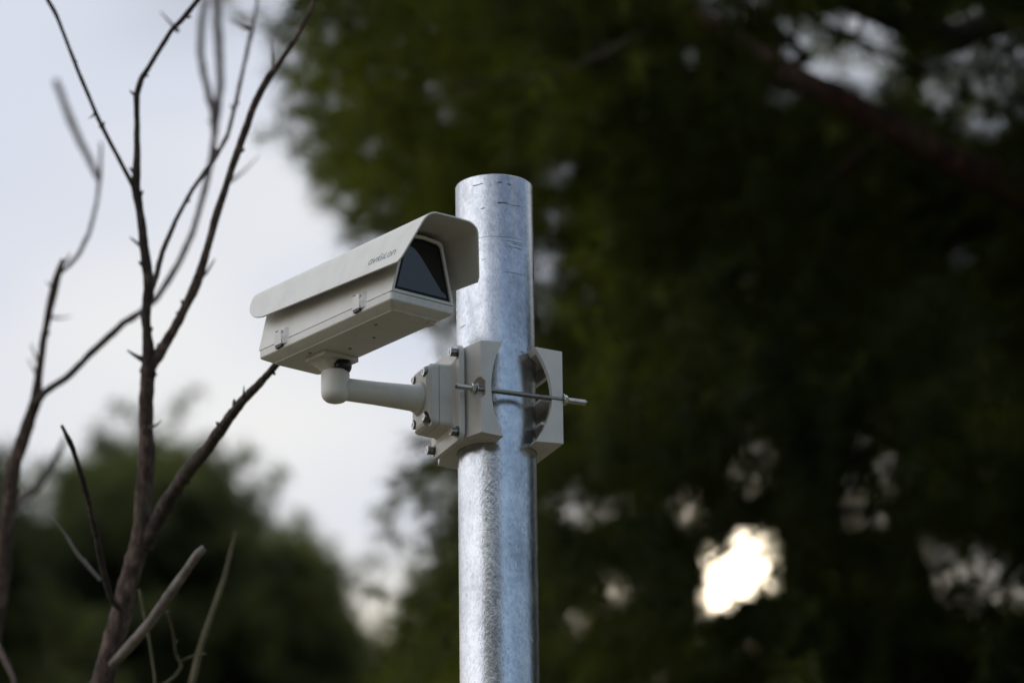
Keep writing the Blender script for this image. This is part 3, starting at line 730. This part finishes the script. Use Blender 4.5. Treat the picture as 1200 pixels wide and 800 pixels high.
def cloud(n, poly, dr, gaps, thr, freq, seed, rng, bbox, needle_n, L, Wd, outdir, hole=None, fringe=0, K=7, slen=.42, fr=.04):
    """drooping sprays: K needle tufts along each short curved twig"""
    px = rng.uniform(bbox[0], bbox[2], n); py = rng.uniform(bbox[1], bbox[3], n); d = rng.uniform(dr[0], dr[1], n)
    k = inpoly(px, py, poly)
    if hole: k &= ~((px > hole[0]) & (px < hole[2]) & (py > hole[1]) & (py < hole[3]))
    px, py, d = px[k], py[k], d[k]
    P = unproj(px, py, d)
    nz = .62 * vnoise(P, freq, seed) + .38 * vnoise(P, freq * 2.3, seed + 3)
    if fringe:      # looser sprays towards the crown's outline
        dist = np.full(len(px), 1e9)
        for (x0, y0), (x1, y1) in zip(poly[:fringe], poly[1:fringe + 1]):
            ex, ey = x1 - x0, y1 - y0; tt = np.clip(((px - x0) * ex + (py - y0) * ey) / (ex * ex + ey * ey + 1e-9), 0, 1)
            dist = np.minimum(dist, np.hypot(px - x0 - tt * ex, py - y0 - tt * ey))
        thr = thr + fr * np.clip(1 - dist / 190, 0, 1)
    P = P[nz > thr]
    o = P - np.array(outdir); o /= np.linalg.norm(o, axis=1, keepdims=True)
    o = o + rng.normal(size=o.shape) * .5; o /= np.linalg.norm(o, axis=1, keepdims=True)
    ln = slen * rng.uniform(.6, 1.2, (len(P), 1)); droop = rng.uniform(.1, .55, (len(P), 1))
    Q, Dq = [], []
    for q in np.linspace(-1, 0, K):
        w = q + 1
        Q.append(P + o * ln * q + np.array([0, 0, -1.0]) * ln * droop * w * w + rng.normal(size=P.shape) * .012)
        dd = o + np.array([0, 0, -1.0]) * 2 * droop * w; Dq.append(dd / np.linalg.norm(dd, axis=1, keepdims=True))
    Q = np.concatenate(Q); Dq = np.concatenate(Dq)
    dv = Q - _CAM; z = dv @ _FW; qx = 600 + FPX * (dv @ _RC) / z; qy = 400 - FPX * (dv @ _UC) / z
    keep = np.ones(len(Q), bool)
    for gx, gy, rx, ry, s_ in gaps:
        keep &= ~((((qx - gx) / rx) ** 2 + ((qy - gy) / ry) ** 2 < 1) & (rng.uniform(size=len(Q)) < s_))
    Q, Dq = Q[keep], Dq[keep]
    return needles(Q, Dq, needle_n, L, Wd, rng), Q

# -- big near pine on the right
edge = [(335, -60), (325, 20), (335, 75), (365, 112), (340, 150), (385, 165), (392, 190), (420, 215), (432, 240), (470, 262), (500, 300), (520, 350), (560, 390), (590, 420),
        (560, 450), (520, 470), (470, 492), (440, 520), (436, 548), (470, 570), (520, 600), (520, 640), (480, 660), (452, 715), (430, 760), (440, 830),
        (440, 1300), (2200, 1300), (2200, -900), (352, -900)]
GAPS = [(852, 668, 34, 36, .90), (886, 648, 36, 32, .90), (880, 690, 22, 20, .85), (835, 640, 20, 16, .8), (822, 695, 12, 12, .9), (908, 690, 12, 14, .85), (868, 612, 14, 12, .85), (915, 628, 12, 12, .8), (845, 712, 14, 12, .85), (800, 590, 26, 28, .93), (690, 590, 80, 18, .75), (885, 545, 30, 38, .85), (985, 60, 70, 50, .86), (1035, 70, 40, 55, .8), (940, 70, 28, 26, .9), (1150, 90, 60, 70, .72), (1180, 25, 60, 30, .75), (860, 10, 55, 22, .85),
        (1125, 308, 24, 22, .95), (915, 125, 28, 20, .8), (870, 200, 26, 18, .7), (645, 320, 22, 60, .8), (1020, 560, 32, 70, .86), (1130, 670, 45, 48, .86), (1190, 680, 30, 40, .9), (1010, 690, 40, 40, .7), (1060, 610, 30, 40, .6), (1135, 460, 28, 22, .75),
        (730, 690, 30, 26, .82), (680, 730, 18, 18, .9), (775, 390, 30, 40, .4), (495, 95, 40, 26, .45), (715, 185, 18, 16, .8), (780, 345, 18, 18, .85), (660, 200, 15, 15, .8), (1040, 490, 25, 25, .6), (920, 610, 40, 20, .6), (560, 420, 40, 40, .5), (740, 790, 40, 14, .7), (865, 760, 40, 20, .5)]
for _ in range(70):
    GAPS.append((rnd.uniform(640, 1200), rnd.uniform(0, 800), rnd.uniform(9, 20), rnd.uniform(9, 20), .85))
for _ in range(12):
    GAPS.append((rnd.uniform(360, 640), rnd.uniform(20, 330), rnd.uniform(10, 24), rnd.uniform(8, 18), .85))
ctr = tuple(at(1150, 300, 16))
GAPS = [(a, b_, c_ * 1.1, d_ * 1.1, e_ * .80) if i_ > 8 else (a, b_, c_, d_, e_) for i_, (a, b_, c_, d_, e_) in enumerate(GAPS)]
c1, P1 = cloud(9700, edge, (13.4, 17.6), GAPS, .492, 2.2, 3, npr, (300, -160, 1320, 900), 26, .085, .0036, ctr, None, 25)
c2, P2 = cloud(2600, edge, (13.0, 19.0), GAPS, .44, 1.6, 5, npr, (330, -900, 2200, 1300), 30, .15, .008, ctr, (300, -110, 1270, 880))
bp_ = at(1560, 700, 16.2); pbase = Vector((bp_.x, bp_.y, 0))
top = at(1480, -900, 16.2)
ptrunk = [(pbase + Vector((0, 0, -.1)), .24), (pbase + Vector((.02, 0, 2)), .20), (pbase + Vector((0, .05, 5)), .17), (Vector((pbase.x - .05, pbase.y, 7.2)), .14), (top.lerp(pbase, .1), .09), (top, .03)]
def LB(pts, d): return pxl(pts, d)
plimbs = [
 (LB([(1620, 420, 34, 16), (1420, 320, 30, 15.6), (1290, 268, 27, 15.3), (1200, 228, 21, 14.2), (1120, 190, 19.5, 14.05), (1050, 152, 18.5, 13.95), (985, 112, 17.5, 13.95), (930, 90, 16, 14.1), (870, 52, 13, 14.4), (800, 8, 11, 14.6), (720, -40, 12, 13.9), (600, -90, 8, 13.8)], 15), 'bark_red'),
 (LB([(1580, 60, 30, 16), (1350, 20, 22, 15.8), (1240, 18, 19, 15.6), (1180, 22, 18, 15.5), (1120, 44, 19, 15.4), (1070, 32, 17, 15.2), (1010, 8, 15, 15), (930, -30, 10, 14.8), (850, -60, 6, 14.7)], 15), 'bark_dark'),
 (LB([(1050, 152, 10, 14.6), (1010, 180, 8, 14.4), (980, 205, 6, 14.3), (950, 232, 4, 14.2)], 15), 'bark_red'),
 (LB([(800, 8, 10, 14), (720, 60, 7, 14.2), (640, 90, 5, 14.4), (540, 100, 4, 14.6), (450, 120, 3, 14.8)], 15), 'bark_dark'),
 (LB([(1590, 700, 20, 16.2), (1380, 640, 15, 16.4), (1200, 590, 12, 16.6), (1000, 500, 9, 16.8), (820, 440, 7, 16.8), (700, 430, 5, 16.8), (560, 500, 4, 16.6), (480, 530, 2.5, 16.4)], 16), 'bark_dark'),
]
for k in range(46):   # secondary boughs carrying the tufts
    a = P1[npr.integers(len(P1))]; b0 = Vector(a)
    sx = Vector(at(1500, 300, 16)) - b0
    end = b0 + sx.normalized() * npr.uniform(.5, 1.0) + Vector(npr.normal(size=3)) * .12
    plimbs.append(([(end, .013), (end.lerp(b0, .5) + Vector(npr.normal(size=3)) * .05, .009), (b0, .003)], 'bark_dark'))
pine('pine_tree', 'large dark pine filling the right side, with a reddish bough slanting across', pbase, ptrunk, plimbs, [c1, c2], 'needle')

# -- second pine farther back on the right, its trunk showing between the branches
g2 = [(852, 668, 40, 40, .92), (886, 648, 38, 36, .92), (822, 695, 14, 14, .9), (908, 690, 14, 14, .85), (868, 612, 16, 14, .85), (845, 712, 16, 14, .85), (800, 590, 24, 26, .9), (1020, 570, 40, 70, .8), (1130, 670, 50, 50, .85), (1190, 690, 40, 50, .9), (985, 70, 90, 60, .85), (1150, 90, 70, 80, .8), (1125, 308, 24, 22, .95), (690, 590, 80, 20, .8), (885, 545, 30, 40, .8), (860, 10, 60, 25, .85), (730, 690, 30, 26, .8), (680, 730, 16, 16, .9), (920, 100, 30, 40, .8), (645, 320, 22, 40, .8)]
e2_ = [(560, 430), (620, 400), (660, 250), (760, 60), (900, -60), (1000, -300), (1900, -300), (1900, 1250), (460, 1250), (452, 740), (490, 670), (540, 620)]
c3, P3 = cloud(4000, e2_, (24, 29), g2, .505, 1.5, 9, npr, (440, -200, 1300, 900), 24, .12, .0065, tuple(at(1065, 300, 26.5)), None, 0, 7, .6)
c4, _ = cloud(900, e2_, (23.5, 29.5), g2, .45, 1.1, 9, npr, (440, -300, 1900, 1250), 26, .2, .014, tuple(at(1065, 300, 26.5)), (300, -180, 1280, 880))
p0 = at(1068, 800, 26.5); base_ = Vector((p0.x + .15, p0.y, 0))
tr2 = [(base_ + Vector((0, 0, -.1)), .19), (base_ + Vector((.05, 0, 4)), .14)] + pxl([(1070, 900, 17), (1068, 800, 16), (1066, 700, 15), (1064, 600, 14), (1060, 520, 13), (1060, 420, 12), (1066, 250, 10), (1068, 50, 8), (1070, -250, 4)], 26.5)
pine('pine_tree', 'slimmer pine behind the large one, dark upright trunk at lower right', base_, tr2,
     [(LB([(1065, 640, 7, 26.5), (1010, 560, 6, 26.2), (960, 500, 4, 26), (900, 460, 3, 25.8)], 26), 'bark_dark'), (LB([(1062, 560, 7, 26.5), (1120, 500, 5, 26.8), (1190, 470, 4, 27)], 26), 'bark_dark'),
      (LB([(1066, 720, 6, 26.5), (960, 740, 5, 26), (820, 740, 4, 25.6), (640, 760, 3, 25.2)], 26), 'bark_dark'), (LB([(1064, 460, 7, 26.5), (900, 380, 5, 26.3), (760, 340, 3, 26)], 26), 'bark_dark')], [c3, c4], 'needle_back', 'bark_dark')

# -- distant pines across the lower left
def dist_pine(label, poly, d, bx, n, bbox, seed, gaps=()):
    cx = at(bx, 800, d); base_ = Vector((cx.x, cx.y, 0))
    topy = min(p[1] for p in poly)
    cc_, P_ = cloud(n, poly, (d - 1.6, d + 1.6), list(gaps), .385, 1.7, seed, npr, bbox, 26, .15, .011, tuple(at(bx, topy + 330, d)), None, len(poly) - 1, 6, .55, .085)
    low = unproj(npr.uniform(bx - 420, bx + 420, 1500), npr.uniform(900, 1500, 1500), npr.uniform(d - 1.7, d + 1.7, 1500))
    o = npr.normal(size=low.shape); o /= np.linalg.norm(o, axis=1, keepdims=True)
    cl = needles(low, o, 22, .3, .025, npr)
    tp = at(bx, topy + 30, d)
    trk = [(base_ + Vector((0, 0, -.1)), .26), (base_ + Vector((.1, 0, 5)), .2), (Vector((cx.x, cx.y, cx.z - 1)), .12), (tp, .03)]
    lbs = []
    for k in range(14):
        e = Vector(P_[npr.integers(len(P_))]); s = Vector((cx.x, cx.y, e.z - .5)); lbs.append(([(s, .045), (s.lerp(e, .5) + Vector((0, 0, -.05)), .03), (e, .01)], 'bark_dark'))
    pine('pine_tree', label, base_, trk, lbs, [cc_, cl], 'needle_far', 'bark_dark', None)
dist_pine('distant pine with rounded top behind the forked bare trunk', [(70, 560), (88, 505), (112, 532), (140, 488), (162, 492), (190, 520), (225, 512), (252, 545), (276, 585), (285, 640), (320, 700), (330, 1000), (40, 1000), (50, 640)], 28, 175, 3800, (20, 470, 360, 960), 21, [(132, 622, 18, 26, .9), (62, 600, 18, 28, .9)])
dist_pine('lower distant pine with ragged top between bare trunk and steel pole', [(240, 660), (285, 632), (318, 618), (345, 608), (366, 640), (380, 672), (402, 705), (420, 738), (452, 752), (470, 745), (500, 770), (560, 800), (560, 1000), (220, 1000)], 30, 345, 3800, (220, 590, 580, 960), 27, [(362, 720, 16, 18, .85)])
dist_pine('distant pine cut by the left edge of the view', [(-160, 500), (-40, 500), (4, 530), (30, 590), (60, 640), (110, 690), (140, 800), (140, 1000), (-260, 1000), (-260, 620)], 27, -70, 3800, (-260, 480, 150, 960), 33, [(20, 560, 20, 20, .6)])

# -- dark woodland closing the place on the right, outside the view (the pole's right edge mirrors it)
nw = 2600
wx = npr.uniform(5.5, 17, nw); wy = npr.uniform(10.5, 44, nw); wz = npr.uniform(.3, 1, nw) ** .6 * (9.5 + 2.5 * np.sin(wx * 1.7) * np.cos(wy * .9))
wp_ = np.stack([wx, wy, wz], 1); wp_ = wp_[wx > 5.0 + .16 * wy]
o = npr.normal(size=wp_.shape); o /= np.linalg.norm(o, axis=1, keepdims=True)
wl_ = link('woodland', tri_mesh(needles(wp_, o, 26, .75, .16, npr)), M['needle'], None, False)
tag(wl_, 'dark pine woodland standing beyond the right edge of the view', 'woodland', kind='stuff')

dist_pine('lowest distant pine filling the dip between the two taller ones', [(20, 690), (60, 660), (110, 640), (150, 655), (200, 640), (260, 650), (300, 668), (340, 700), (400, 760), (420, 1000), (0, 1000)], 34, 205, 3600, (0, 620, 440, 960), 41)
